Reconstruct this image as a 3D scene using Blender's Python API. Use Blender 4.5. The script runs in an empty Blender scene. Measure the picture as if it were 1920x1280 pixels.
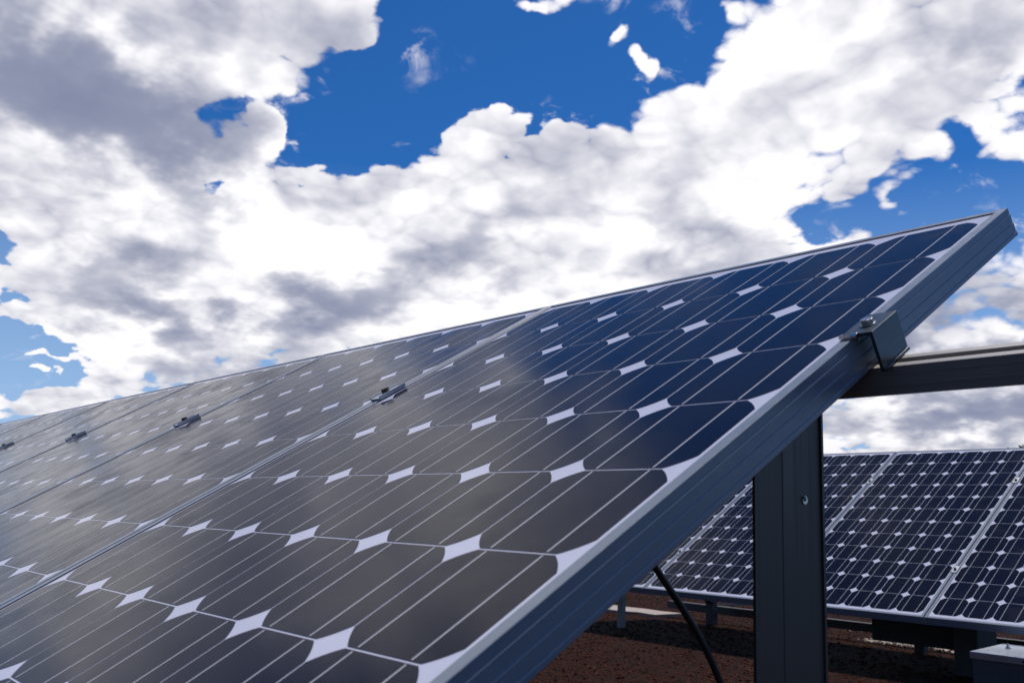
import bpy, bmesh, math, random
from mathutils import Vector, Matrix, Quaternion
R = math.radians
scene = bpy.context.scene
col = scene.collection

# ------------------------------------------------------------------ camera
# axes fitted from the panel grid in the photograph (world: X along the row, Y towards the rear row, Z up)
CAM = Vector((0.0, 0.0, 0.60))
RIGHT = Vector((0.6479693, 0.7606342, 0.0396407))
DOWN = Vector((-0.1168759, 0.1507230, -0.9816428))
FWD = Vector((-0.7526458, 0.6314414, 0.1865637))
FPX = 1785.977          # focal length in photograph pixels (1920 wide)
cam_data = bpy.data.cameras.new('camera')
cam = bpy.data.objects.new('camera', cam_data)
col.objects.link(cam)
m3 = Matrix((RIGHT, -DOWN, -FWD)).transposed()
cam.matrix_world = Matrix.Translation(CAM) @ m3.to_4x4()
cam_data.sensor_fit = 'HORIZONTAL'
cam_data.sensor_width = 36.0
cam_data.lens = FPX / 1920 * 36
cam_data.clip_start = 0.02
cam_data.clip_end = 3000
cam_data.dof.use_dof = True
cam_data.dof.focus_distance = 1.5
cam_data.dof.aperture_fstop = 14.0
scene.camera = cam


def ray(x, y):
    """direction of a photograph pixel"""
    return RIGHT * ((x - 960) / FPX) + DOWN * ((y - 640) / FPX) + FWD


def at_z(x, y, z):
    d = ray(x, y)
    return CAM + d * ((z - CAM.z) / d.z)


def at_y(x, y, Y):
    d = ray(x, y)
    return CAM + d * (Y / d.y)


# ------------------------------------------------------------------ light and sky
SUN_EL, SUN_AZ = R(71), R(97)          # azimuth measured from +X towards +Y
sun_dir = Vector((math.cos(SUN_EL) * math.cos(SUN_AZ), math.cos(SUN_EL) * math.sin(SUN_AZ), math.sin(SUN_EL)))
sl = bpy.data.lights.new('sun', 'SUN')
sl.energy = 4.7
sl.angle = R(1.5)
sl.color = (1.0, 0.95, 0.88)
sun = bpy.data.objects.new('sun', sl)
col.objects.link(sun)
sun.rotation_euler = (-sun_dir).to_track_quat('-Z', 'Y').to_euler()
sun.location = (0, 0, 20)

scene.view_settings.view_transform = 'Standard'
scene.view_settings.look = 'None'
scene.view_settings.gamma = 1.0
scene.view_settings.exposure = 0.0
scene.view_settings.use_curve_mapping = False
SKY_STRENGTH = 0.1


class Nodes:
    """small helper to wire a node tree"""
    def __init__(self, tree):
        self.t = tree

    def n(self, typ, **kw):
        nd = self.t.nodes.new(typ)
        for k, v in kw.items():
            setattr(nd, k, v)
        return nd

    def put(self, sock, v):
        if v is None:
            return
        if isinstance(v, bpy.types.NodeSocket):
            self.t.links.new(v, sock)
        else:
            sock.default_value = v

    def math(self, op, a, b=None, c=None, clamp=False):
        nd = self.n('ShaderNodeMath', operation=op, use_clamp=clamp)
        self.put(nd.inputs[0], a)
        self.put(nd.inputs[1], b)
        self.put(nd.inputs[2], c)
        return nd.outputs[0]

    def vmath(self, op, a, b=None, scale=None):
        nd = self.n('ShaderNodeVectorMath', operation=op)
        self.put(nd.inputs[0], a)
        self.put(nd.inputs[1], b)
        if scale is not None:
            self.put(nd.inputs['Scale'], scale)
        return nd.outputs['Value'] if op in ('DOT_PRODUCT', 'LENGTH') else nd.outputs[0]

    def mix(self, f, a, b, blend='MIX'):
        nd = self.n('ShaderNodeMix', data_type='RGBA', blend_type=blend, clamp_factor=True)
        self.put(nd.inputs[0], f)
        self.put(nd.inputs[6], a)
        self.put(nd.inputs[7], b)
        return nd.outputs[2]

    def ramp(self, v, lo, hi, a=0.0, b=1.0, kind='SMOOTHSTEP'):
        nd = self.n('ShaderNodeMapRange', interpolation_type=kind)
        self.put(nd.inputs[0], v)
        nd.inputs[1].default_value = lo
        nd.inputs[2].default_value = hi
        nd.inputs[3].default_value = a
        nd.inputs[4].default_value = b
        return nd.outputs[0]

    def noise(self, vec, scale, detail, rough=0.55, dist=0.0, lac=2.0):
        nd = self.n('ShaderNodeTexNoise', noise_dimensions='3D')
        self.put(nd.inputs['Vector'], vec)
        nd.inputs['Scale'].default_value = scale
        nd.inputs['Detail'].default_value = detail
        nd.inputs['Roughness'].default_value = rough
        nd.inputs['Lacunarity'].default_value = lac
        nd.inputs['Distortion'].default_value = dist
        return nd.outputs['Fac'] if 'Fac' in nd.outputs else nd.outputs[0]


# cloud banks: (x, y) photograph pixel giving the direction, angular half sizes in pixels, turn, weight
COVER = [
    # blue openings
    (980, 40, 420, 180, 0, -1.5), (1230, 50, 200, 120, 0, -0.9), (770, 170, 260, 140, -10, -1.2), (640, 240, 170, 100, 0, -1.0),
    (1250, -230, 440, 300, 0, -1.0), (480, -240, 440, 290, -20, 0.75),
    (435, 200, 85, 45, -20, -1.4), (390, 250, 40, 50, 0, -0.9), (525, 195, 60, 40, 0, -1.2), (400, 345, 60, 34, 0, -1.2),
    (1740, 390, 250, 70, -12, -1.6), (1530, 410, 110, 50, -10, -1.1), (1890, 360, 120, 70, 0, -1.0),
    (1750, 130, 60, 24, 0, -0.9), (1900, 150, 60, 60, 0, -0.8), (1815, 280, 70, 30, 20, -0.8),
    (5, 470, 80, 48, 0, -1.5), (0, 545, 48, 50, 0, -1.2), (60, 640, 150, 45, 0, -1.5), (100, 700, 130, 52, 0, -1.3),
    (960, 582, 50, 22, 0, -0.9), (430, 720, 110, 22, -12, -0.6),
    # cloud masses
    (850, 300, 1900, 1200, 0, 0.55),
    (200, 90, 560, 280, -8, 1.25), (560, 60, 180, 120, -40, 0.9), (150, 380, 420, 240, 0, 1.0), (430, 470, 480, 160, 0, 1.1),
    (900, 420, 580, 180, -8, 1.2), (1430, 250, 480, 240, -25, 1.5), (1780, 110, 360, 280, -20, 1.2), (350, 640, 460, 130, 0, 1.0),
    (1000, 520, 520, 120, -10, 1.0), (1480, 470, 240, 55, -12, 1.2), (1830, 640, 420, 230, 0, 1.4), (1750, 800, 420, 110, 0, 0.9),
    (1400, 110, 170, 110, -40, 0.8), (-150, 200, 300, 300, 0, 0.8),
    # towers and scraps
    (488, 240, 30, 85, 15, 1.8), (440, 270, 70, 50, -20, 1.0), (1168, 84, 62, 46, -50, 1.9), (1180, 62, 26, 30, 0, 0.9), (1206, 142, 24, 42, 10, 2.0), (1010, 18, 80, 40, 20, 2.3), (1112, 0, 84, 34, 0, 2.5),
    (905, 222, 62, 62, 0, 2.2), (655, 235, 80, 30, 25, 1.5), (1260, 42, 64, 38, 0, 1.0), (1370, 14, 40, 34, 0, 1.0), (580, 292, 60, 22, 0, 1.0),
    (1675, 378, 76, 34, -20, 1.3), (1880, 300, 60, 44, 0, 1.3), (70, 668, 90, 18, 0, 1.5), (50, 738, 95, 26, 0, 1.5), (40, 775, 120, 24, 0, 1.3), (640, 40, 80, 70, 0, 0.9), (190, 700, 70, 100, 20, 1.1),
    (650, 90, 40, 40, 0, 0.8), (90, 500, 90, 60, 0, 0.8),
]
# where the cloud is deep, so that little sun comes through its base
DEEP = [
    (90, 100, 400, 180, 25, 1.7), (240, 200, 260, 110, 15, 1.3), (640, 110, 260, 110, 10, 0.5), (235, 480, 170, 55, -10, 0.9), (200, 365, 130, 60, 30, 0.4),
    (330, 595, 190, 52, 8, 1.5), (590, 572, 170, 52, -8, 1.5), (830, 515, 130, 60, -10, 0.7), (965, 450, 70, 75, 0, 0.6), (420, 385, 120, 45, 0, 0.55),
    (1330, 480, 200, 95, -15, 0.5), (1060, 330, 120, 110, 30, 0.3), (1330, 330, 230, 110, -30, 0.35), (1830, 90, 260, 140, -20, 0.6),
    (1800, 620, 360, 110, 0, 1.3), (1680, 745, 420, 80, 0, 1.2), (1880, 790, 300, 60, 0, 1.2), (470, 690, 220, 55, -12, 0.7),
]
LAYOUT_GAIN = 0.85
SKY_BASE = -0.42
SKY_SEED = (4.37, 12.1, 0.2)


def make_world():
    w = bpy.data.worlds.new('World')
    scene.world = w
    w.use_nodes = True
    w.cycles.sampling_method = 'MANUAL'
    w.cycles.sample_map_resolution = 512
    t = w.node_tree
    t.nodes.clear()
    N = Nodes(t)
    d = N.n('ShaderNodeTexCoord').outputs['Generated']
    d = N.vmath('NORMALIZE', d)
    # clear sky
    sky = N.n('ShaderNodeTexSky', sky_type='NISHITA')
    sky.sun_disc = False
    sky.sun_elevation = SUN_EL
    sky.sun_rotation = math.pi / 2 - SUN_AZ
    sky.altitude = 300
    sky.air_density = 1.0
    sky.dust_density = 0.4
    sky.ozone_density = 3.0
    blue = N.mix(1.0, sky.outputs[0], (0.15, 0.50, 0.92, 1), 'MULTIPLY')
    # bearing and height of the direction
    sep = N.n('ShaderNodeSeparateXYZ')
    t.links.new(d, sep.inputs[0])
    dz = sep.outputs[2]
    a0 = R(140)
    f2, l2 = (math.cos(a0), math.sin(a0), 0), (-math.sin(a0), math.cos(a0), 0)
    bearing = N.math('ARCTAN2', N.vmath('DOT_PRODUCT', d, l2), N.vmath('DOT_PRODUCT', d, f2))
    height = N.math('ARCSINE', dz)
    cmb = N.n('ShaderNodeCombineXYZ')
    t.links.new(bearing, cmb.inputs[0])
    t.links.new(height, cmb.inputs[1])
    E = cmb.outputs[0]

    def bh(x, y):
        v = ray(x, y).normalized()
        return (math.atan2(v.dot(Vector(l2)), v.dot(Vector(f2))), math.asin(v.z))
    # cloud noise space: features shrink towards the horizon
    k = N.math('DIVIDE', 1.0, N.math('ADD', N.math('MAXIMUM', dz, 0.0), 0.42))
    P = N.vmath('MULTIPLY', N.vmath('SCALE', d, scale=k), (1.0, 1.0, 1.25))
    P = N.vmath('ADD', P, SKY_SEED)
    # the layout is bent by noise so that the banks have ragged outlines
    wn = N.n('ShaderNodeTexNoise', noise_dimensions='3D')
    t.links.new(P, wn.inputs['Vector'])
    wn.inputs['Scale'].default_value = 9
    wn.inputs['Detail'].default_value = 7
    wob = N.vmath('SCALE', N.vmath('SUBTRACT', wn.outputs['Color'], (0.5, 0.5, 0.5)), scale=0.10)
    E2 = N.vmath('MULTIPLY', N.vmath('ADD', E, wob), (1, 1, 0))

    def layout(items, vec):
        acc = None
        for (x, y, rx, ry, rot, wt) in items:
            c = bh(x, y)
            ca, sa = math.cos(R(rot)), math.sin(R(rot))
            a = bh(x + rx * ca, y + rx * sa)
            b = bh(x - ry * sa, y + ry * ca)
            ax = (a[0] - c[0], a[1] - c[1])
            bx = (b[0] - c[0], b[1] - c[1])
            mp = N.n('ShaderNodeMapping', vector_type='TEXTURE')
            t.links.new(vec, mp.inputs[0])
            mp.inputs[1].default_value = (c[0], c[1], 0)
            mp.inputs[2].default_value = (0, 0, math.atan2(ax[1], ax[0]))
            mp.inputs[3].default_value = (math.hypot(*ax) * 1.25, math.hypot(*bx) * 1.25, 1)
            g = N.n('ShaderNodeTexGradient', gradient_type='SPHERICAL')
            t.links.new(mp.outputs[0], g.inputs[0])
            acc = N.math('MULTIPLY_ADD', g.outputs['Fac'], wt * LAYOUT_GAIN, acc if acc is not None else 0.0)
        return acc
    cover = layout(COVER, E2)
    deep = layout(DEEP, E2)

    # billowing cloud density, as groups so that they can be sampled twice
    def density_group(name, detail, octaves, rough):
        g = bpy.data.node_groups.new(name, 'ShaderNodeTree')
        g.interface.new_socket('Vector', in_out='INPUT', socket_type='NodeSocketVector')
        g.interface.new_socket('Density', in_out='OUTPUT', socket_type='NodeSocketFloat')
        G = Nodes(g)
        gi, go = G.n('NodeGroupInput'), G.n('NodeGroupOutput')
        n1 = G.noise(gi.outputs[0], 3.1, detail, rough, 0.15)
        vw = G.n('ShaderNodeTexNoise')
        g.links.new(gi.outputs[0], vw.inputs['Vector'])
        vw.inputs['Scale'].default_value = 9
        vw.inputs['Detail'].default_value = 2
        vv = G.vmath('ADD', gi.outputs[0], G.vmath('SCALE', G.vmath('SUBTRACT', vw.outputs['Color'], (.5, .5, .5)), scale=0.06))
        puff = 0.0
        for sc, wt in octaves:
            vo = G.n('ShaderNodeTexVoronoi', feature='F1', voronoi_dimensions='3D')
            g.links.new(vv, vo.inputs['Vector'])
            vo.inputs['Scale'].default_value = sc
            dd = vo.outputs['Distance']
            puff = G.math('MULTIPLY_ADD', G.math('SUBTRACT', 0.30, G.math('MULTIPLY', dd, dd)), wt, puff)
        dens = G.math('ADD', G.math('MULTIPLY', G.math('SUBTRACT', n1, 0.5), 2.3), puff)
        g.links.new(dens, go.inputs[0])
        return g
    g_full = density_group('cloud_density', 10, ((8.0, 0.9), (19.0, 0.6), (44.0, 0.36)), 0.62)
    g_soft = density_group('cloud_body', 3, ((8.0, 0.9), (19.0, 0.5)), 0.5)

    def dens_at(grp, vec):
        nd = N.n('ShaderNodeGroup')
        nd.node_tree = grp
        t.links.new(vec, nd.inputs[0])
        return nd.outputs[0]
    d0 = dens_at(g_full, P)
    up = (sun_dir * 0.3 + Vector((0, 0, 1))).normalized()
    b0 = dens_at(g_soft, P)
    b1 = dens_at(g_soft, N.vmath('ADD', P, tuple(up * 0.06)))
    D = N.math('ADD', N.math('ADD', d0, cover), SKY_BASE)
    soft = N.noise(P, 2.3, 2)
    alpha = N.math('DIVIDE', D, N.ramp(soft, 0.35, 0.65, 0.14, 0.42), clamp=True)
    alpha = N.ramp(alpha, 0.0, 1.0)
    torn = N.noise(N.vmath('ADD', P, (3.1, 0.7, 5.2)), 13.0, 10, 0.64, 0.6)
    torn = N.math('MULTIPLY', N.ramp(torn, 0.56, 0.76), N.ramp(D, -1.1, 0.0, 0.0, 0.95))
    alpha = N.math('MAXIMUM', alpha, torn)
    # sun on the upper side of each billow, shade towards deep bases
    relief = N.math('SUBTRACT', b0, b1)
    s = N.math('ADD', 0.95, N.math('MULTIPLY', relief, 0.66))
    f1 = dens_at(g_full, N.vmath('ADD', P, tuple(up * 0.022)))
    s = N.math('ADD', s, N.math('MULTIPLY', N.math('SUBTRACT', d0, f1), 0.40))
    s = N.math('SUBTRACT', s, N.ramp(D, 0.5, 2.6, 0.0, 0.16))
    s = N.math('ADD', s, N.math('MULTIPLY', N.math('SUBTRACT', d0, b0), 0.18))
    low = N.noise(P, 8.5, 4, 0.55)
    dk = N.math('MULTIPLY', deep, N.ramp(low, 0.33, 0.66, 0.12, 1.75))
    dk = N.math('SUBTRACT', 1.0, N.math('POWER', 2.718, N.math('MULTIPLY', dk, -1.8)))
    s = N.math('MULTIPLY', s, N.math('SUBTRACT', 1.0, N.math('MULTIPLY', dk, 0.92)), clamp=True)
    lit = N.mix(s, (0.20, 0.235, 0.37, 1), (1.03, 1.015, 1.05, 1))
    haze = N.ramp(height, -0.02, 0.12, 0.55, 0.0)
    lit = N.mix(haze, lit, (0.36, 0.36, 0.43, 1))
    cloud = N.mix(1.0, lit, (1 / SKY_STRENGTH,) * 3 + (1,), 'MULTIPLY')
    pale = tuple(v / SKY_STRENGTH for v in (0.42, 0.60, 0.86)) + (1,)
    blue = N.mix(N.ramp(height, 0.0, 0.36, 0.95, 0.0, 'LINEAR'), blue, pale)
    out = N.mix(alpha, blue, cloud)
    bg = N.n('ShaderNodeBackground')
    t.links.new(out, bg.inputs[0])
    bg.inputs[1].default_value = SKY_STRENGTH
    wo = N.n('ShaderNodeOutputWorld')
    t.links.new(bg.outputs[0], wo.inputs[0])


make_world()


# ------------------------------------------------------------------ materials
def material(name):
    m = bpy.data.materials.new(name)
    m.use_nodes = True
    t = m.node_tree
    p = t.nodes['Principled BSDF']
    return m, Nodes(t), p


def set_in(p, **kw):
    for k, v in kw.items():
        p.inputs[k.replace('_', ' ')].default_value = v


GLASS_IOR = 1.19       # anti-reflection coated solar glass
GLASS_ROUGH = 0.17


def glass_dirt(N, vec):
    """dust film on the glass: roughness varies"""
    a = N.noise(vec, 9.0, 6, 0.65)
    return N.ramp(a, 0.35, 0.75, GLASS_ROUGH * 0.8, GLASS_ROUGH * 1.6)


def mat_cell():
    m, N, p = material('silicon_cell')
    tc = N.n('ShaderNodeTexCoord')
    oi = N.n('ShaderNodeObjectInfo')
    sep = N.n('ShaderNodeSeparateXYZ')
    N.t.links.new(tc.outputs['Object'], sep.inputs[0])
    # silver fingers every 2.1 mm
    fr = N.math('FRACT', N.math('MULTIPLY', sep.outputs[1], 1 / 0.0023))
    finger = N.ramp(N.math('ABSOLUTE', N.math('SUBTRACT', fr, 0.5)), 0.08, 0.16, 1.0, 0.0)
    grain = N.noise(tc.outputs['Object'], 900, 2)
    c0 = N.mix(oi.outputs['Random'], (0.0006, 0.0012, 0.006, 1), (0.0012, 0.0022, 0.011, 1))
    c0 = N.mix(N.math('MULTIPLY', grain, 0.35), c0, (0.002, 0.003, 0.010, 1))
    c = N.mix(N.math('MULTIPLY', finger, 0.5), c0, (0.030, 0.032, 0.046, 1))
    N.put(p.inputs['Base Color'], c)
    N.put(p.inputs['Roughness'], glass_dirt(N, N.n('ShaderNodeNewGeometry').outputs['Position']))
    set_in(p, IOR=GLASS_IOR)
    p.inputs['Specular Tint'].default_value = (0.84, 0.84, 1.0, 1)
    return m


def mat_flat_glass(name, colour, vary=0.06, rough=None):
    m, N, p = material(name)
    pos = N.n('ShaderNodeNewGeometry').outputs['Position']
    a = N.noise(pos, 14, 6, 0.6)
    c = N.mix(a, tuple(x * (1 - vary) for x in colour) + (1,), tuple(min(1, x * (1 + vary)) for x in colour) + (1,))
    N.put(p.inputs['Base Color'], c)
    N.put(p.inputs['Roughness'], glass_dirt(N, pos))
    set_in(p, IOR=GLASS_IOR)
    p.inputs['Specular Tint'].default_value = (0.84, 0.84, 1.0, 1)
    return m


def mat_metal(name, colour, metallic, rough, scratch=(1, 1, 1), vary=0.15, scale=60, dirt=0.0):
    m, N, p = material(name)
    tc = N.n('ShaderNodeTexCoord')
    v = N.vmath('MULTIPLY', tc.outputs['Object'], scratch)
    a = N.noise(v, scale, 6, 0.6)
    b = N.noise(tc.outputs['Object'], 7, 5, 0.6)
    c = N.mix(a, tuple(x * (1 - vary) for x in colour) + (1,), tuple(min(1, x * (1 + vary)) for x in colour) + (1,))
    if dirt:
        c = N.mix(N.math('MULTIPLY', N.ramp(b, 0.5, 0.75), dirt), c, (0.09, 0.075, 0.06, 1))
    N.put(p.inputs['Base Color'], c)
    N.put(p.inputs['Roughness'], N.math('ADD', N.ramp(a, 0.2, 0.8, rough * 0.8, rough * 1.25), N.math('MULTIPLY', b, 0.08)))
    set_in(p, Metallic=metallic)
    bp = N.n('ShaderNodeBump')
    bp.inputs['Strength'].default_value = 0.08
    bp.inputs['Distance'].default_value = 0.0006
    N.put(bp.inputs['Height'], a)
    N.put(p.inputs['Normal'], bp.outputs[0])
    return m


M_CELL = mat_cell()
M_RIBBON = mat_flat_glass('tinned_ribbon', (0.36, 0.36, 0.40))
M_BACK = mat_flat_glass('white_backsheet', (0.44, 0.45, 0.55))
M_REAR = mat_metal('white_rear_film', (0.6, 0.6, 0.6), 0.0, 0.5)
M_FRAME = mat_metal('anodised_frame', (0.155, 0.178, 0.215), 0.0, 0.28, (1, 1, 1), 0.05, 80)
M_SEAL_SHADOW = mat_metal('seal_shadow_black', (0.03, 0.026, 0.024), 0.0, 0.5)  # sealant tone, dark enough to carry the shadow of the frame lip
M_RAIL = mat_metal('mill_aluminium', (0.26, 0.245, 0.235), 0.3, 0.40, (0.03, 1, 1), 0.18, 240, 0.3)
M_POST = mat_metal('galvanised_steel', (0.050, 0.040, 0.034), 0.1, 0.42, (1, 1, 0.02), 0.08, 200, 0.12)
M_CLAMP = mat_metal('clamp_aluminium', (0.028, 0.038, 0.042), 0.1, 0.26, (1, 0.1, 1), 0.08, 200)
M_MIDCLAMP = mat_metal('mill_clamp', (0.36, 0.38, 0.41), 0.2, 0.5, (1, 0.1, 1), 0.08, 200)
M_BOLT = mat_metal('stainless_bolt', (0.52, 0.50, 0.47), 1.0, 0.22, (1, 1, 1), 0.1, 300)
M_BOLT_DARK = mat_metal('black_bolt', (0.035, 0.035, 0.035), 0.3, 0.4)
M_DARK = mat_metal('dark_painted_steel', (0.035, 0.035, 0.037), 0.2, 0.5, (1, 1, 1), 0.2, 60, 0.4)
M_GREY_STEEL = mat_metal('grey_painted_steel', (0.22, 0.23, 0.235), 0.3, 0.5, (1, 1, 1), 0.15, 40, 0.4)
M_CABLE = mat_metal('black_cable', (0.012, 0.012, 0.012), 0.0, 0.45)
M_PLATE = mat_metal('sheet_aluminium', (0.50, 0.53, 0.58), 0.9, 0.28, (1, 1, 1), 0.1, 30, 0.15)


def mat_concrete():
    m, N, p = material('weathered_concrete')
    o = N.n('ShaderNodeTexCoord').outputs['Object']
    a = N.noise(o, 12, 8, 0.65)
    b = N.noise(o, 160, 4, 0.6)
    c = N.mix(a, (0.05, 0.05, 0.048, 1), (0.085, 0.083, 0.078, 1))
    c = N.mix(N.ramp(b, 0.55, 0.8), c, (0.07, 0.065, 0.06, 1))
    N.put(p.inputs['Base Color'], c)
    set_in(p, Roughness=0.9)
    bp = N.n('ShaderNodeBump')
    bp.inputs['Strength'].default_value = 0.5
    bp.inputs['Distance'].default_value = 0.004
    N.put(bp.inputs['Height'], b)
    N.put(p.inputs['Normal'], bp.outputs[0])
    return m


def mat_path():
    m, N, p = material('pale_screed')
    o = N.n('ShaderNodeTexCoord').outputs['Object']
    a = N.noise(o, 5, 8, 0.65)
    c = N.mix(a, (0.22, 0.18, 0.16, 1), (0.33, 0.28, 0.25, 1))
    N.put(p.inputs['Base Color'], c)
    set_in(p, Roughness=0.95)
    return m


def mat_ground():
    m, N, p = material('red_lava_grit')
    o = N.n('ShaderNodeTexCoord').outputs['Object']
    a = N.noise(o, 1.1, 6, 0.6)
    b = N.noise(o, 70, 5, 0.7)
    vo = N.n('ShaderNodeTexVoronoi', feature='F1')
    N.t.links.new(o, vo.inputs['Vector'])
    vo.inputs['Scale'].default_value = 55
    c = N.mix(a, (0.022, 0.0065, 0.0038, 1), (0.042, 0.0125, 0.0068, 1))
    c = N.mix(N.ramp(b, 0.45, 0.75), c, (0.052, 0.019, 0.011, 1))
    c = N.mix(N.ramp(vo.outputs['Distance'], 0.25, 0.7), c, (0.008, 0.004, 0.003, 1))
    N.put(p.inputs['Base Color'], c)
    set_in(p, Roughness=0.95)
    p.inputs['Specular IOR Level'].default_value = 0.06
    bp = N.n('ShaderNodeBump')
    bp.inputs['Strength'].default_value = 0.9
    bp.inputs['Distance'].default_value = 0.012
    N.put(bp.inputs['Height'], N.math('SUBTRACT', b, vo.outputs['Distance']))
    N.put(p.inputs['Normal'], bp.outputs[0])
    return m


def mat_stone(name, c0, c1):
    m, N, p = material(name)
    gi = N.n('ShaderNodeNewGeometry')
    o = N.n('ShaderNodeTexCoord').outputs['Object']
    c = N.mix(gi.outputs['Random Per Island'], c0 + (1,), c1 + (1,))
    c = N.mix(N.math('MULTIPLY', N.noise(o, 240, 4), 0.45), c, tuple(x * 0.4 for x in c0) + (1,))
    N.put(p.inputs['Base Color'], c)
    set_in(p, Roughness=0.95)
    p.inputs['Specular IOR Level'].default_value = 0.06
    return m


M_CONCRETE, M_PATH, M_GROUND = mat_concrete(), mat_path(), mat_ground()
M_GRIT = mat_stone('lava_stone', (0.018, 0.0058, 0.0036), (0.085, 0.030, 0.018))
M_PALE = mat_stone('pale_stone', (0.22, 0.18, 0.155), (0.52, 0.46, 0.42))


# ------------------------------------------------------------------ mesh helpers
def add_box(bm, lo, hi, mat=0, M=None):
    v = [bm.verts.new((x, y, z)) for x in (lo[0], hi[0]) for y in (lo[1], hi[1]) for z in (lo[2], hi[2])]
    for q in ((0, 1, 3, 2), (4, 6, 7, 5), (0, 4, 5, 1), (2, 3, 7, 6), (0, 2, 6, 4), (1, 5, 7, 3)):
        f = bm.faces.new([v[i] for i in q])
        f.material_index = mat
    if M is not None:
        bmesh.ops.transform(bm, matrix=M, verts=v)
    return v


def add_prism(bm, poly, axis_lo, axis_hi, plane='YZ', mat=0):
    """polygon extruded along the remaining axis"""
    def P(a, b, c):
        return {'YZ': (c, a, b), 'XZ': (a, c, b), 'XY': (a, b, c)}[plane]
    lo = [bm.verts.new(P(a, b, axis_lo)) for a, b in poly]
    hi = [bm.verts.new(P(a, b, axis_hi)) for a, b in poly]
    n = len(poly)
    fs = [bm.faces.new(lo[::-1]), bm.faces.new(hi)]
    for i in range(n):
        fs.append(bm.faces.new((lo[i], lo[(i + 1) % n], hi[(i + 1) % n], hi[i])))
    for f in fs:
        f.material_index = mat
    return lo + hi


def add_cyl(bm, c, r, h, n=16, mat=0, axis='Z', r2=None, phase=0.0):
    poly = [(math.cos(2 * math.pi * i / n + phase), math.sin(2 * math.pi * i / n + phase)) for i in range(n)]
    r2 = r if r2 is None else r2

    def P(a, b, z):
        p = {'Z': (a, b, z), 'X': (z, a, b), 'Y': (b, z, a)}[axis]
        return (c[0] + p[0], c[1] + p[1], c[2] + p[2])
    lo = [bm.verts.new(P(a * r, b * r, 0)) for a, b in poly]
    hi = [bm.verts.new(P(a * r2, b * r2, h)) for a, b in poly]
    fs = [bm.faces.new(lo[::-1]), bm.faces.new(hi)]
    for i in range(n):
        fs.append(bm.faces.new((lo[i], lo[(i + 1) % n], hi[(i + 1) % n], hi[i])))
    for f in fs:
        f.material_index = mat


def mesh_of(name, bm, mats, bevel=0.0, smooth=False):
    bmesh.ops.recalc_face_normals(bm, faces=bm.faces)
    if bevel:
        ed = [e for e in bm.edges if len(e.link_faces) == 2 and e.calc_face_angle(0) > 0.6]
        bmesh.ops.bevel(bm, geom=ed, offset=bevel, segments=2, affect='EDGES', profile=0.6, clamp_overlap=True)
    me = bpy.data.meshes.new(name)
    bm.to_mesh(me)
    bm.free()
    for mt in (mats if isinstance(mats, (list, tuple)) else [mats]):
        me.materials.append(mt)
    if smooth:
        for p in me.polygons:
            p.use_smooth = True
    return me


def link(name, me, parent=None, loc=(0, 0, 0), rot=None):
    o = bpy.data.objects.new(name, me)
    col.objects.link(o)
    o.parent = parent
    o.location = loc
    if rot is not None:
        o.rotation_euler = rot
    return o


def tag(o, label=None, category=None, group=None, kind=None):
    for k, v in (('label', label), ('category', category), ('group', group), ('kind', kind)):
        if v:
            o[k] = v
    return o


# ------------------------------------------------------------------ the ground
def build_ground():
    bm = bmesh.new()
    rings = [0, 3, 6, 10, 16, 28, 60, 150, 400, 1200]
    n = 48
    prev = None
    rnd = random.Random(4)
    c = bm.verts.new((-2, 4, 0))
    for r in rings[1:]:
        cur = [bm.verts.new((-2 + r * math.cos(2 * math.pi * i / n), 4 + r * math.sin(2 * math.pi * i / n), 0.0)) for i in range(n)]
        for i in range(n):
            j = (i + 1) % n
            if prev is None:
                bm.faces.new((c, cur[i], cur[j]))
            else:
                bm.faces.new((prev[i], cur[i], cur[j], prev[j]))
        prev = cur
    tag(link('ground', mesh_of('ground', bm, M_GROUND)), kind='structure')
    # pale strip of screed behind the rear row
    bm = bmesh.new()
    rnd = random.Random(8)
    f, b = [], []
    for i in range(24):
        x = -6.6 + i * (2.08 / 23)
        f.append((x, 5.14 + rnd.uniform(-.015, .015) + (0.05 if i > 20 else 0), 0.018))
        b.append((x, 5.46 + rnd.uniform(-.02, .02), 0.018))
    top = [bm.verts.new(p) for p in f + b[::-1]]
    bot = [bm.verts.new((p.co.x, p.co.y, -0.03)) for p in top]
    bm.faces.new(top)
    bm.faces.new(bot[::-1])
    for i in range(len(top)):
        j = (i + 1) % len(top)
        bm.faces.new((top[i], bot[i], bot[j], top[j]))
    tag(link('path', mesh_of('path', bm, M_PATH)), kind='structure')


def stones(name, mat, spots, label, category):
    """loose stones as one mass"""
    rnd = random.Random(len(spots))
    verts, faces = [], []
    base = [(1, 0, 0), (-.5, .87, 0), (-.5, -.87, 0), (.25, .43, .8), (.25, -.43, .8), (-.55, 0, .75)]
    tri = [(0, 1, 3), (1, 2, 5), (2, 0, 4), (0, 3, 4), (1, 5, 3), (2, 4, 5), (3, 5, 4)]
    for (x, y, s) in spots:
        a = rnd.uniform(0, 6.28)
        ca, sa = math.cos(a), math.sin(a)
        sx, sy, sz = s * rnd.uniform(.7, 1.3), s * rnd.uniform(.7, 1.3), s * rnd.uniform(.5, 1.0)
        k = len(verts)
        for (px, py, pz) in base:
            px, py, pz = px * sx * rnd.uniform(.8, 1.2), py * sy * rnd.uniform(.8, 1.2), pz * sz
            verts.append((x + px * ca - py * sa, y + px * sa + py * ca, pz - s * .15))
        faces += [(k + i, k + j, k + l) for i, j, l in tri]
    me = bpy.data.meshes.new(name)
    me.from_pydata(verts, [], faces)
    me.materials.append(mat)
    tag(link(name, me), label, category, kind='stuff')


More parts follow.
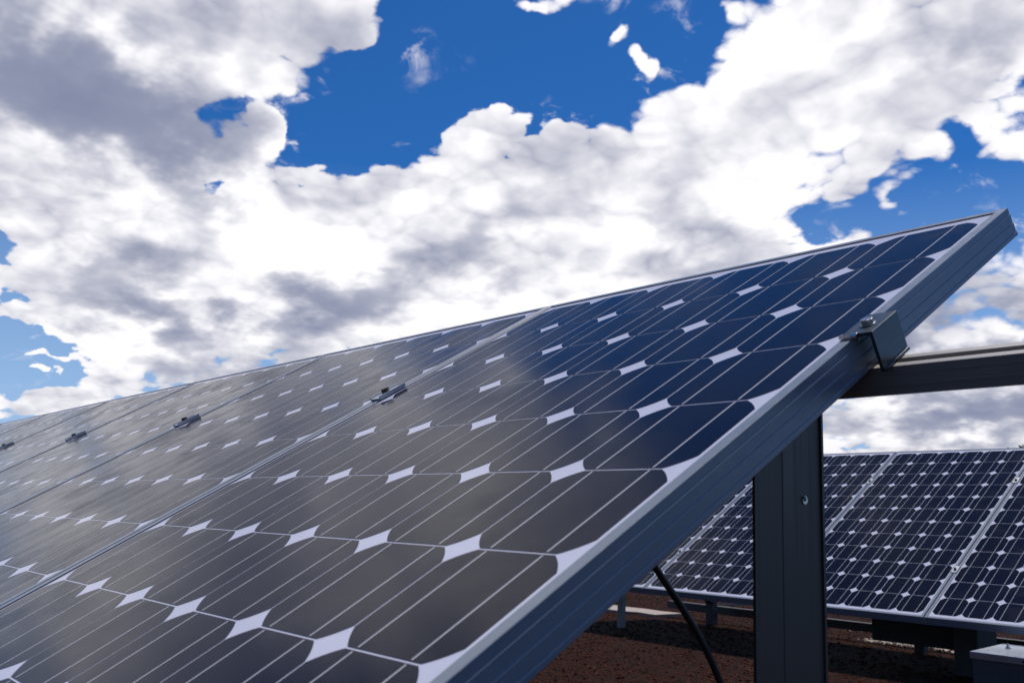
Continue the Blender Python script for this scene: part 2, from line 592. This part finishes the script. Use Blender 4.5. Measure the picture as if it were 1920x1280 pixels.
def build_gravel():
    rnd = random.Random(21)
    sp = []
    for _ in range(26000):
        y = rnd.uniform(1.6, 7.2)
        x = -y * rnd.uniform(0.25, 1.25)
        sp.append((x, y, 0.004 + 0.011 * rnd.random() ** 3))
    stones('lava_gravel', M_GRIT, sp, 'dark red-brown lava grit spread over the ground', 'gravel')
    sp = []

    def band(a, b, w, n):
        for _ in range(n):
            k = rnd.random()
            g = rnd.gauss(0, w)
            sp.append((a[0] + (b[0] - a[0]) * k + rnd.gauss(0, .05), a[1] + (b[1] - a[1]) * k + g, 0.008 + 0.018 * rnd.random() ** 2))
    band((-4.4, 6.12), (-2.3, 6.10), 0.10, 900)
    band((-3.05, 5.42), (-2.2, 5.48), 0.035, 260)
    stones('pale_gravel', M_PALE, sp, 'line of pale loose stones on the ground behind the rear row', 'gravel')


build_ground()
build_gravel()

# ------------------------------------------------------------------ solar panels
CELL, PITCH = 0.1250, 0.1270
PW, PL, PH = 0.795, 1.580, 0.035          # width, length, frame depth
STEP = 0.800                               # panel spacing along a row


def cell_mesh():
    bm = bmesh.new()
    h, rad = CELL / 2, 0.0755
    a0 = math.acos(h / rad)
    pts = []
    for q in range(4):
        for i in range(6):
            a = q * math.pi / 2 + a0 + (math.pi / 2 - 2 * a0) * i / 5
            pts.append((rad * math.cos(a), rad * math.sin(a)))
    top = [bm.verts.new((x, y, 0.0003)) for x, y in pts]
    bot = [bm.verts.new((x, y, -0.0002)) for x, y in pts]
    bm.faces.new(top)
    n = len(pts)
    for i in range(n):
        bm.faces.new((top[i], bot[i], bot[(i + 1) % n], top[(i + 1) % n]))
    for x in (-0.0310, 0.0310):
        f = bm.faces.new([bm.verts.new((x + sx * 0.0009, sy * 0.0612, 0.00042)) for sx, sy in ((-1, -1), (1, -1), (1, 1), (-1, 1))])
        f.material_index = 1
    me = bpy.data.meshes.new('solar_cell')
    bm.to_mesh(me)
    bm.free()
    me.materials.append(M_CELL)
    me.materials.append(M_RIBBON)
    return me


def frame_mesh():
    """extruded frame profile mitred round the panel, three small steps on its outer side"""
    T = 0.0016
    prof = [(0.0115, -0.0008), (0.0115, T - .0004), (0.0111, T), (0.0006, T), (0.0, T - 0.0006)]
    o = 0.0
    for z in (-0.0062, -0.0172, -0.0282):
        prof += [(o, z), (o - 0.0007, z - 0.0012)]
        o -= 0.0007
    prof += [(o, -0.0331), (o + 0.0006, -0.0337), (0.026, -0.0337), (0.026, -0.0322), (0.0018, -0.0322), (0.0018, -0.0075), (0.0115, -0.0075)]
    bm = bmesh.new()
    rings = []
    for sx, sy in ((1, 1), (-1, 1), (-1, -1), (1, -1)):
        rings.append([bm.verts.new((sx * (PW / 2 - d), sy * (PL / 2 - d), z)) for d, z in prof])
    n = len(prof)
    for k in range(4):
        a, b = rings[k], rings[(k + 1) % 4]
        for i in range(n):
            j = (i + 1) % n
            bm.faces.new((a[i], b[i], b[j], a[j]))
    return mesh_of('frame', bm, M_FRAME)


def ring_mesh(name, mat, d0, d1, z0, z1):
    bm = bmesh.new()
    rings = []
    for sx, sy in ((1, 1), (-1, 1), (-1, -1), (1, -1)):
        rings.append([bm.verts.new((sx * (PW / 2 - d), sy * (PL / 2 - d), z)) for d, z in ((d0, z0), (d0, z1), (d1, z1), (d1, z0))])
    for k in range(4):
        a, b = rings[k], rings[(k + 1) % 4]
        for i in range(4):
            j = (i + 1) % 4
            bm.faces.new((a[i], b[i], b[j], a[j]))
    return mesh_of(name, bm, mat)


def laminate_mesh():
    bm = bmesh.new()
    x, y = PW / 2 - 0.003, PL / 2 - 0.003
    add_box(bm, (-x, -y, -0.0055), (x, y, 0.0))
    for f in bm.faces:
        f.material_index = 0
    me = mesh_of('glass_laminate', bm, [M_BACK, M_REAR])
    for p in me.polygons:
        if p.normal.z < -0.5:
            p.material_index = 1
    return me


ME_CELL, ME_FRAME, ME_LAM = cell_mesh(), frame_mesh(), laminate_mesh()
ME_SEAL_SHADOW = ring_mesh('seal_shadow', M_SEAL_SHADOW, 0.0112, 0.0128, -0.0005, 0.0005)  # dark ring: sealant plus the lip's step shadow, put in as colour


def junction_box_mesh():
    bm = bmesh.new()
    add_box(bm, (-0.055, 0.60, -0.028), (0.055, 0.70, -0.0056))
    return mesh_of('junction_box', bm, M_DARK, 0.003)


ME_JBOX = junction_box_mesh()


def solar_panel(centre, tilt, label, group):
    t = bpy.data.objects.new('solar_panel', None)
    col.objects.link(t)
    t.empty_display_size = 0.1
    t.location = centre
    t.rotation_euler = (tilt, 0, 0)
    tag(t, label, 'solar panel', group)
    link('frame', ME_FRAME, t)
    link('seal_shadow', ME_SEAL_SHADOW, t)
    lam = link('glass_laminate', ME_LAM, t)
    link('junction_box', ME_JBOX, t)
    for i in range(6):
        for j in range(12):
            link('solar_cell', ME_CELL, lam, ((i - 2.5) * PITCH, (j - 5.5) * PITCH, 0))
    return t


TILT = R(31.0)
MC = Vector((-0.84656, 0.45560, 0.57969))        # centre of the nearest panel's glass
ORD = ['nearest panel of the front row, its edge held by the bolted end clamp',
       'second panel of the front row, counted from the bolted end clamp',
       'third panel of the front row, counted from the bolted end clamp',
       'fourth panel of the front row, counted from the bolted end clamp',
       'fifth panel of the front row, counted from the bolted end clamp',
       'sixth panel of the front row, far along near the picture edge',
       'seventh and farthest panel of the front row, a sliver at the picture edge']
for k in range(7):
    solar_panel(MC + Vector((-STEP * k, 0, 0)), TILT, ORD[k], 'panels of the front row')

TILT_B = R(31.95)
BC = Vector((-2.4731, 4.77783, 0.68942))
BORD = {-2: 'rear row panel mostly hidden behind the front frame, beyond the hanging black cable',
        -1: 'rear row panel partly covered by the dark upright post',
        0: 'rear row panel showing six full columns of cells beside the post',
        1: 'rear row panel cut by the picture edge, above the plated concrete block'}
for k in (-2, -1, 0, 1):
    solar_panel(BC + Vector((STEP * k, 0, 0)), TILT_B, BORD[k], 'panels of the rear row')


# ------------------------------------------------------------------ racks
def slope(c, tilt):
    return Matrix.Translation(c) @ Matrix.Rotation(tilt, 4, 'X')


RAIL_Y = 0.405          # rail centre, measured up the slope from a panel's centre
RW, RH = 0.027, 0.028


def rail_mesh(x0, x1):
    """slotted aluminium extrusion"""
    w, h = RW / 2, RH
    poly = [(-w, 0), (w, 0), (w, h), (0.0055, h), (0.0055, h - .0028), (0.0095, h - .0028), (0.0095, h - .011), (-0.0095, h - .011),
            (-0.0095, h - .0028), (-0.0055, h - .0028), (-0.0055, h), (-w, h)]
    bm = bmesh.new()
    add_prism(bm, poly, x0, x1, 'YZ')
    for z in (0.009, 0.020):
        for sy in (-1, 1):
            add_box(bm, (x0 + .0005, sy * w - .0004, z), (x1 - .0005, sy * w + .0004, z + .0014))
    return mesh_of('rail', bm, M_RAIL)


def post_mesh(y0, y1, top, d, hole=None, wall=0.003):
    """upright folded channel: web faces +X, its rear flange folds back to -X; its top follows the slope of the rail"""
    bm = bmesh.new()
    sl = math.tan(TILT)
    zt = lambda y: top + (y - y0) * sl
    if hole:
        hy, hz, r = hole
        n = 24
        s = r * 1.7
        ys = [y0, hy - s, hy + s, y1]
        c0 = None
        for xx in (0.0, -wall):
            g = [[bm.verts.new((xx, a, b)) for b in (0, hz - s, hz + s, zt(a))] for a in ys]
            circ = [bm.verts.new((xx, hy + r * math.cos(2 * math.pi * i / n), hz + r * math.sin(2 * math.pi * i / n))) for i in range(n)]
            for i in range(3):
                for j in range(3):
                    if i == 1 and j == 1:
                        continue
                    bm.faces.new((g[i][j], g[i + 1][j], g[i + 1][j + 1], g[i][j + 1]))
            cs = [g[2][2], g[1][2], g[1][1], g[2][1]]
            for q in range(4):
                a = n // 8 + q * n // 4
                arc = [circ[(a + i) % n] for i in range(n // 4 + 1)]
                bm.faces.new(arc + [cs[(q + 1) % 4], cs[q]])
            if c0 is None:
                c0, g0 = circ, g
            else:
                for i in range(n):
                    j = (i + 1) % n
                    bm.faces.new((c0[i], c0[j], circ[j], circ[i]))
                rim = lambda G: [G[i][0] for i in range(4)] + [G[3][j] for j in range(1, 4)] + [G[i][3] for i in (2, 1, 0)] + [G[0][j] for j in (2, 1)]
                r0, r1 = rim(g0), rim(g)
                for i in range(len(r0)):
                    j = (i + 1) % len(r0)
                    bm.faces.new((r0[i], r0[j], r1[j], r1[i]))
    else:
        add_prism(bm, [(y0, 0), (y1, 0), (y1, zt(y1)), (y0, zt(y0))], -wall, 0, 'YZ')
    for a, b in ((y1 - wall, y1),):
        add_prism(bm, [(a, 0), (b, 0), (b, zt(b)), (a, zt(a))], -d, -wall, 'YZ')
    # rolled lip along the rear edge and a faint pressed line down the web
    add_prism(bm, [(y1, 0), (y1 + .0035, 0), (y1 + .0035, zt(y1) - .002), (y1, zt(y1) - .002)], -wall, 0.0022, 'YZ')
    yl = y0 + (y1 - y0) * 0.40
    add_box(bm, (0, yl, 0.002), (0.0004, yl + .0012, zt(yl) - .004))
    return mesh_of('post', bm, M_POST)


def build_front_rack():
    t = bpy.data.objects.new('mounting_rack', None)
    col.objects.link(t)
    t.location = (MC.x, MC.y, 0)
    tag(t, 'aluminium rail and upright posts carrying the front row of panels', 'mounting rack')
    S = slope(MC, TILT)

    def put(name, me, m):
        o = link(name, me, t)
        o.matrix_parent_inverse = Matrix.Identity(4)
        o.matrix_local = Matrix.Translation(-t.location) @ m
        return o
    x0, x1 = -STEP * 6.5, 0.78
    for y in (RAIL_Y, -RAIL_Y):
        put('rail', rail_mesh(x0, x1), S @ Matrix.Translation((0, y, -0.0339 - RH)))
    XP = -0.54                                     # plane of the post's web, from the first post
    # undersides of the two rails at their front edge
    lowu = S @ Vector((0, RAIL_Y - RW / 2, -0.0343 - RH))
    lowl = S @ Vector((0, -RAIL_Y - RW / 2, -0.0343 - RH))

    def web(x, y):
        d = ray(x, y)
        return CAM + d * (XP / d.x)
    y0, y1 = web(1417, 1090).y, web(1541, 1050).y
    h = web(1508, 937)
    topu = lowu.z - (lowu.y - y0) * math.tan(TILT)
    topl = lowl.z - 0.03 * math.tan(TILT)
    for k in range(3):
        px = XP - 1.9 * k
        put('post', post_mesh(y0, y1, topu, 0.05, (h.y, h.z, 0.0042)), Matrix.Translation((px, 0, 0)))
        bm = bmesh.new()
        add_cyl(bm, (-0.006, 0, 0), 0.0041, 0.0072, 20, axis='X')
        add_cyl(bm, (0.0012, -0.0009, 0.0010), 0.0027, 0.0002, 16, 1, axis='X')  # dark disc set off centre, so a crescent highlight is shaped on the rim
        put('rivet', mesh_of('rivet', bm, [M_BOLT, M_BOLT_DARK]), Matrix.Translation((px, h.y, h.z)))
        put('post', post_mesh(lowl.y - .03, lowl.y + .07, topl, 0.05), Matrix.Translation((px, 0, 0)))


build_front_rack()


def hexagon(r):
    return [(r * math.cos(math.pi / 3 * i), r * math.sin(math.pi / 3 * i)) for i in range(6)]


def end_clamp():
    t = bpy.data.objects.new('end_clamp', None)
    col.objects.link(t)
    t.matrix_world = slope(MC, TILT) @ Matrix.Translation((PW / 2, RAIL_Y, 0))
    tag(t, 'folded aluminium end clamp with hex bolt gripping the nearest panel edge', 'clamp')
    L = 0.0265
    bm = bmesh.new()
    # plate over the frame lip, outer web down to the rail and a short toe
    prof = [(-0.0095, 0.0022), (0.0165, 0.0022), (0.0165, -0.0335), (0.0214, -0.0335), (0.0214, -0.0305), (0.0198, -0.0305), (0.0198, 0.0056), (-0.0095, 0.0056)]
    add_prism(bm, prof, -L, L, 'XZ')
    link('bracket', mesh_of('bracket', bm, M_CLAMP, 0.0005), t)
    # front lip turned down over the glass side
    bm = bmesh.new()
    add_box(bm, (-0.0125, -L - .0022, -0.0006 + .0026), (-0.0004, -L + .004, 0.0052))
    add_cyl(bm, (-0.0004, -L - 0.0004, 0.0030), 0.0034, 0.0062, 14, axis='X')
    link('locking_pin', mesh_of('locking_pin', bm, M_BOLT, 0.0004), t)
    bm = bmesh.new()
    add_cyl(bm, (0.0055, -0.004, 0.0057), 0.0072, 0.0010, 24)
    add_prism(bm, [(0.0055 + a, -0.004 + b) for a, b in hexagon(0.0062)], 0.0067, 0.0112, 'XY')
    link('bolt', mesh_of('bolt', bm, M_BOLT, 0.0005), t)


end_clamp()


def mid_clamp_meshes():
    L = 0.026
    bm = bmesh.new()
    prof = [(-0.0135, 0.0018), (-0.0030, 0.0018), (-0.0018, -0.030), (0.0018, -0.030), (0.0030, 0.0018), (0.0135, 0.0018), (0.0142, 0.0078), (0.0120, 0.0078),
            (0.0112, 0.0046), (-0.0112, 0.0046), (-0.0120, 0.0078), (-0.0142, 0.0078)]
    add_prism(bm, prof, -L, L, 'XZ')
    a = mesh_of('bracket', bm, M_MIDCLAMP, 0.0003)
    bm = bmesh.new()
    add_cyl(bm, (0, -0.003, 0.0047), 0.0068, 0.001, 20)
    add_prism(bm, [(p, -0.003 + q) for p, q in hexagon(0.0064)], 0.0057, 0.0125, 'XY')
    b = mesh_of('bolt', bm, M_BOLT_DARK, 0.0005)
    return a, b


ME_MID, ME_MIDB = mid_clamp_meshes()


def mid_clamp(S, x, y, label, group):
    t = bpy.data.objects.new('middle_clamp', None)
    col.objects.link(t)
    t.matrix_world = S @ Matrix.Translation((x, y, 0))
    tag(t, label, 'clamp', group)
    link('bracket', ME_MID, t)
    link('bolt', ME_MIDB, t)


MIDL = ['middle clamp with dark bolt on the first seam from the end clamp',
        'middle clamp with dark bolt on the second seam from the end clamp',
        'small middle clamp with dark bolt on the third seam from the end clamp',
        'tiny middle clamp on the fourth seam, at the picture edge']
for k in range(4):
    mid_clamp(slope(MC, TILT), -STEP * (k + .5), RAIL_Y - .002, MIDL[k], 'middle clamps of the front row')
for (k, y, lab) in ((-1, RAIL_Y + .015, 'small clamp high on the rear row seam right beside the dark post'),
                    (0, RAIL_Y + .015, 'small clamp high on the rear row seam at the picture edge'),
                    (0, -RAIL_Y - .01, 'small clamp low on the rear row seam above the plated concrete block'),
                    (-2, -RAIL_Y - .01, 'small clamp low on the rear row seam near the hanging black cable')):
    mid_clamp(slope(BC, TILT_B), STEP * (k + .5), y, lab, 'clamps of the rear row')


def bar_mesh(name, a, b, w, mat, up=Vector((0, 0, 1)), h=None):
    """square bar between two points"""
    a, b = Vector(a), Vector(b)
    d = (b - a)
    x = d.normalized()
    y = up.cross(x)
    if y.length < 1e-4:
        y = Vector((0, 1, 0)).cross(x)
    y.normalize()
    z = x.cross(y)
    bm = bmesh.new()
    hh = w if h is None else h
    M = Matrix((x, y, z)).transposed().to_4x4()
    M.translation = a
    add_box(bm, (0, -w / 2, -hh / 2), (d.length, w / 2, hh / 2), 0, M)
    return mesh_of(name, bm, mat, min(w, hh) * 0.06)


def build_rear_rack():
    t = bpy.data.objects.new('mounting_rack', None)
    col.objects.link(t)
    tag(t, 'low dark steel rack standing on the ground under the rear row', 'mounting rack')
    S = slope(BC, TILT_B)
    x0, x1 = -STEP * 2.5 + .05, STEP * 1.5 - .02
    for y in (RAIL_Y, -RAIL_Y):
        o = link('rail', rail_mesh(x0, x1), t)
        o.matrix_local = S @ Matrix.Translation((0, y, -0.0339 - RH))
    hi = S @ Vector((0, RAIL_Y, -0.0345 - RH))
    lo = S @ Vector((0, -RAIL_Y, -0.0345 - RH))
    # rear posts, sloping braces, front legs
    for x in (-4.02, -2.62, -1.30):
        link('post', bar_mesh('post', (x, hi.y, -0.02), (x, hi.y, hi.z - .006), 0.055, M_DARK), t)
        link('brace', bar_mesh('brace', (x + .03, lo.y + .02, lo.z - .004), (x + .03, hi.y - .03, 0.16), 0.05, M_DARK), t)
    link('base_beam', bar_mesh('base_beam', (-4.52, lo.y + .86, 0.085), (-1.2, lo.y + .86, 0.085), 0.05, M_DARK), t)
    for x in (-4.13,):
        link('leg', bar_mesh('leg', (x, lo.y - .045, -0.02), (x, lo.y - .045, lo.z - .006), 0.036, M_GREY_STEEL), t)
    link('tie_rod', bar_mesh('tie_rod', (-4.6, 5.9, 0.06), (-4.0, 5.9, 0.12), 0.012, M_GREY_STEEL), t)


build_rear_rack()


# ------------------------------------------------------------------ small things
def tube(name, pts, r, mat, seg=10):
    """smooth tube through points"""
    P = [Vector(p) for p in pts]
    fine = []
    for i in range(len(P) - 1):
        p0, p1, p2, p3 = P[max(i - 1, 0)], P[i], P[i + 1], P[min(i + 2, len(P) - 1)]
        for k in range(8):
            u = k / 8
            fine.append(0.5 * ((2 * p1) + (-p0 + p2) * u + (2 * p0 - 5 * p1 + 4 * p2 - p3) * u * u + (-p0 + 3 * p1 - 3 * p2 + p3) * u ** 3))
    fine.append(P[-1])
    bm = bmesh.new()
    rings = []
    for i, p in enumerate(fine):
        d = (fine[min(i + 1, len(fine) - 1)] - fine[max(i - 1, 0)]).normalized()
        a = d.orthogonal().normalized() if not rings else (last - d * last.dot(d)).normalized()
        last = a
        b = d.cross(a)
        rings.append([bm.verts.new(p + (a * math.cos(2 * math.pi * k / seg) + b * math.sin(2 * math.pi * k / seg)) * r) for k in range(seg)])
    for q0, q1 in zip(rings, rings[1:]):
        for k in range(seg):
            j = (k + 1) % seg
            bm.faces.new((q0[k], q0[j], q1[j], q1[k]))
    bm.faces.new(rings[0][::-1])
    bm.faces.new(rings[-1])
    return mesh_of(name, bm, mat, smooth=True)


def build_cable():
    # hangs from the back of the nearest panel down to the ground; it runs behind the frame side
    X = -0.56

    def at_x(x, y):
        d = ray(x, y)
        return CAM + d * (X / d.x)
    pts = [at_x(1180, 985), at_x(1228, 1062), at_x(1268, 1122), at_x(1305, 1182), at_x(1330, 1230), at_x(1351, 1280)]
    top = slope(MC, TILT) @ Vector((0.24, 0.16, -0.012))
    e = pts[-1]
    e = at_x(1398, 1420)
    pts = [top] + pts + [at_x(1377, 1348), e, e + Vector((0, .03, -.10)), e + Vector((-.01, .03, -.30)), Vector((e.x - .03, e.y + .06, 0.004)), Vector((e.x - .25, e.y + .10, 0.004))]
    o = link('power_cable', tube('power_cable', pts, 0.0032, M_CABLE))
    tag(o, 'black power cable hanging from the nearest panel down to the ground', 'cable')


build_cable()


def build_block():
    """concrete footing under a folded aluminium cover plate, near the rear row"""
    t = bpy.data.objects.new('concrete_block', None)
    col.objects.link(t)
    c = at_z(1818, 1220, 0.20)
    t.location = (c.x, c.y, 0)
    tag(t, 'grey concrete block with a bolted sheet aluminium cover plate', 'concrete block')
    sk = -math.tan(R(8))
    W_, D_, H_ = 0.62, 0.42, 0.20
    bm = bmesh.new()
    q = [(0.006, 0.006), (W_ - .006, 0.006), (W_ - .006 + sk * D_, D_), (0.006 + sk * D_, D_)]
    add_prism(bm, q, -0.02, H_ - .019, 'XY')
    link('footing', mesh_of('footing', bm, M_CONCRETE, 0.004), t)
    bm = bmesh.new()
    q = [(0, 0), (W_, 0), (W_ + sk * D_, D_ + .006), (sk * D_, D_ + .006)]
    add_prism(bm, q, H_ - .003, H_, 'XY')
    add_box(bm, (0, 0, H_ - .024), (W_, 0.0025, H_ - .003))
    link('cover_plate', mesh_of('cover_plate', bm, M_PLATE, 0.0006), t)
    bp = at_z(1890, 1213, 0.205)
    for dx in (0, 0.30):
        bm = bmesh.new()
        add_cyl(bm, (0, 0, 0), 0.012, 0.002, 20)
        add_prism(bm, hexagon(0.0085), 0.002, 0.010, 'XY')
        add_cyl(bm, (0, 0, 0.010), 0.004, 0.010, 12)
        link('bolt', mesh_of('bolt', bm, M_BOLT, 0.0006), t, (bp.x - c.x + dx, bp.y - c.y, H_))
    bm = bmesh.new()
    add_cyl(bm, (0, 0, 0), 0.005, 0.003, 12, axis='Y')
    f = at_z(1907, 1234, 0.19)
    link('screw', mesh_of('screw', bm, M_BOLT_DARK), t, (0.19, -0.003, H_ - .013))


build_block()


def build_junction_housing():
    t = bpy.data.objects.new('ballast_block', None)
    col.objects.link(t)
    S = slope(BC, TILT_B)
    t.location = (-2.08, 4.60, 0)
    tag(t, 'dark grey ballast block on the ground under the rear row', 'ballast block')
    bm = bmesh.new()
    add_box(bm, (-0.055, -0.10, -.01), (0.055, 0.10, 0.225))
    link('block', mesh_of('block', bm, M_CONCRETE, 0.006), t)
    bm = bmesh.new()
    add_box(bm, (-0.50, -0.02, 0.10), (-0.06, 0.13, 0.235))
    link('cable_tray', mesh_of('cable_tray', bm, M_DARK, 0.004), t)


build_junction_housing()


# ------------------------------------------------------------------ a tree far behind the rear row
def build_tree():
    rnd = random.Random(5)
    d = ray(1921, 836)
    base = CAM + d * (26 / math.hypot(d.x, d.y))
    H = base.z + 0.06
    t = bpy.data.objects.new('tree', None)
    col.objects.link(t)
    t.location = (base.x, base.y, 0)
    tag(t, 'green treetop just above the rear row at the picture edge', 'tree')
    mb, N, p = material('tree_bark')
    N.put(p.inputs['Base Color'], N.mix(N.noise(N.n('ShaderNodeTexCoord').outputs['Object'], 20, 5), (0.05, 0.035, 0.025, 1), (0.12, 0.09, 0.065, 1)))
    set_in(p, Roughness=0.9)
    ml, N, p = material('tree_leaf')
    gi = N.n('ShaderNodeNewGeometry')
    N.put(p.inputs['Base Color'], N.mix(gi.outputs['Random Per Island'], (0.025, 0.05, 0.012, 1), (0.085, 0.12, 0.035, 1)))
    set_in(p, Roughness=0.6)
    bm = bmesh.new()

    def limb(a, b, r0, r1):
        a, b = Vector(a), Vector(b)
        z = (b - a).normalized()
        x = z.orthogonal().normalized()
        y = z.cross(x)
        lo = [bm.verts.new(a + (x * math.cos(k * math.pi / 3) + y * math.sin(k * math.pi / 3)) * r0) for k in range(6)]
        hi = [bm.verts.new(b + (x * math.cos(k * math.pi / 3) + y * math.sin(k * math.pi / 3)) * r1) for k in range(6)]
        for k in range(6):
            bm.faces.new((lo[k], lo[(k + 1) % 6], hi[(k + 1) % 6], hi[k]))
        bm.faces.new(hi)
        bm.faces.new(lo[::-1])
    limb((0, 0, -.05), (0.03, 0, H * .45), 0.10, 0.07)
    limb((0.03, 0, H * .44), (0, .02, H * .9), 0.07, 0.015)
    tips = []
    for k in range(14):
        a = k * 2.4
        z0 = H * (0.35 + 0.5 * k / 14)
        ln = 0.95 * (1 - 0.75 * k / 14)
        e = (math.cos(a) * ln, math.sin(a) * ln, z0 + 0.35)
        limb((0.02, 0, z0), e, 0.03, 0.008)
        tips.append((e, 0.38 - .015 * k))
    tips.append(((0, 0, H - .18), 0.16))
    link('trunk', mesh_of('trunk', bm, mb), t)
    verts, faces = [], []
    for (c, r) in tips:
        for _ in range(260):
            v = Vector((rnd.gauss(0, 1), rnd.gauss(0, 1), rnd.gauss(0, 1))).normalized() * r * rnd.random() ** 0.4
            q = Vector(c) + v
            a = Vector((rnd.gauss(0, 1), rnd.gauss(0, 1), rnd.gauss(0, 1))).normalized() * 0.045
            b = a.orthogonal().normalized() * 0.022
            k = len(verts)
            verts += [q - a, q + b, q + a, q - b]
            faces.append((k, k + 1, k + 2, k + 3))
    me = bpy.data.meshes.new('crown')
    me.from_pydata([tuple(v) for v in verts], [], faces)
    me.materials.append(ml)
    link('crown', me, t)


build_tree()
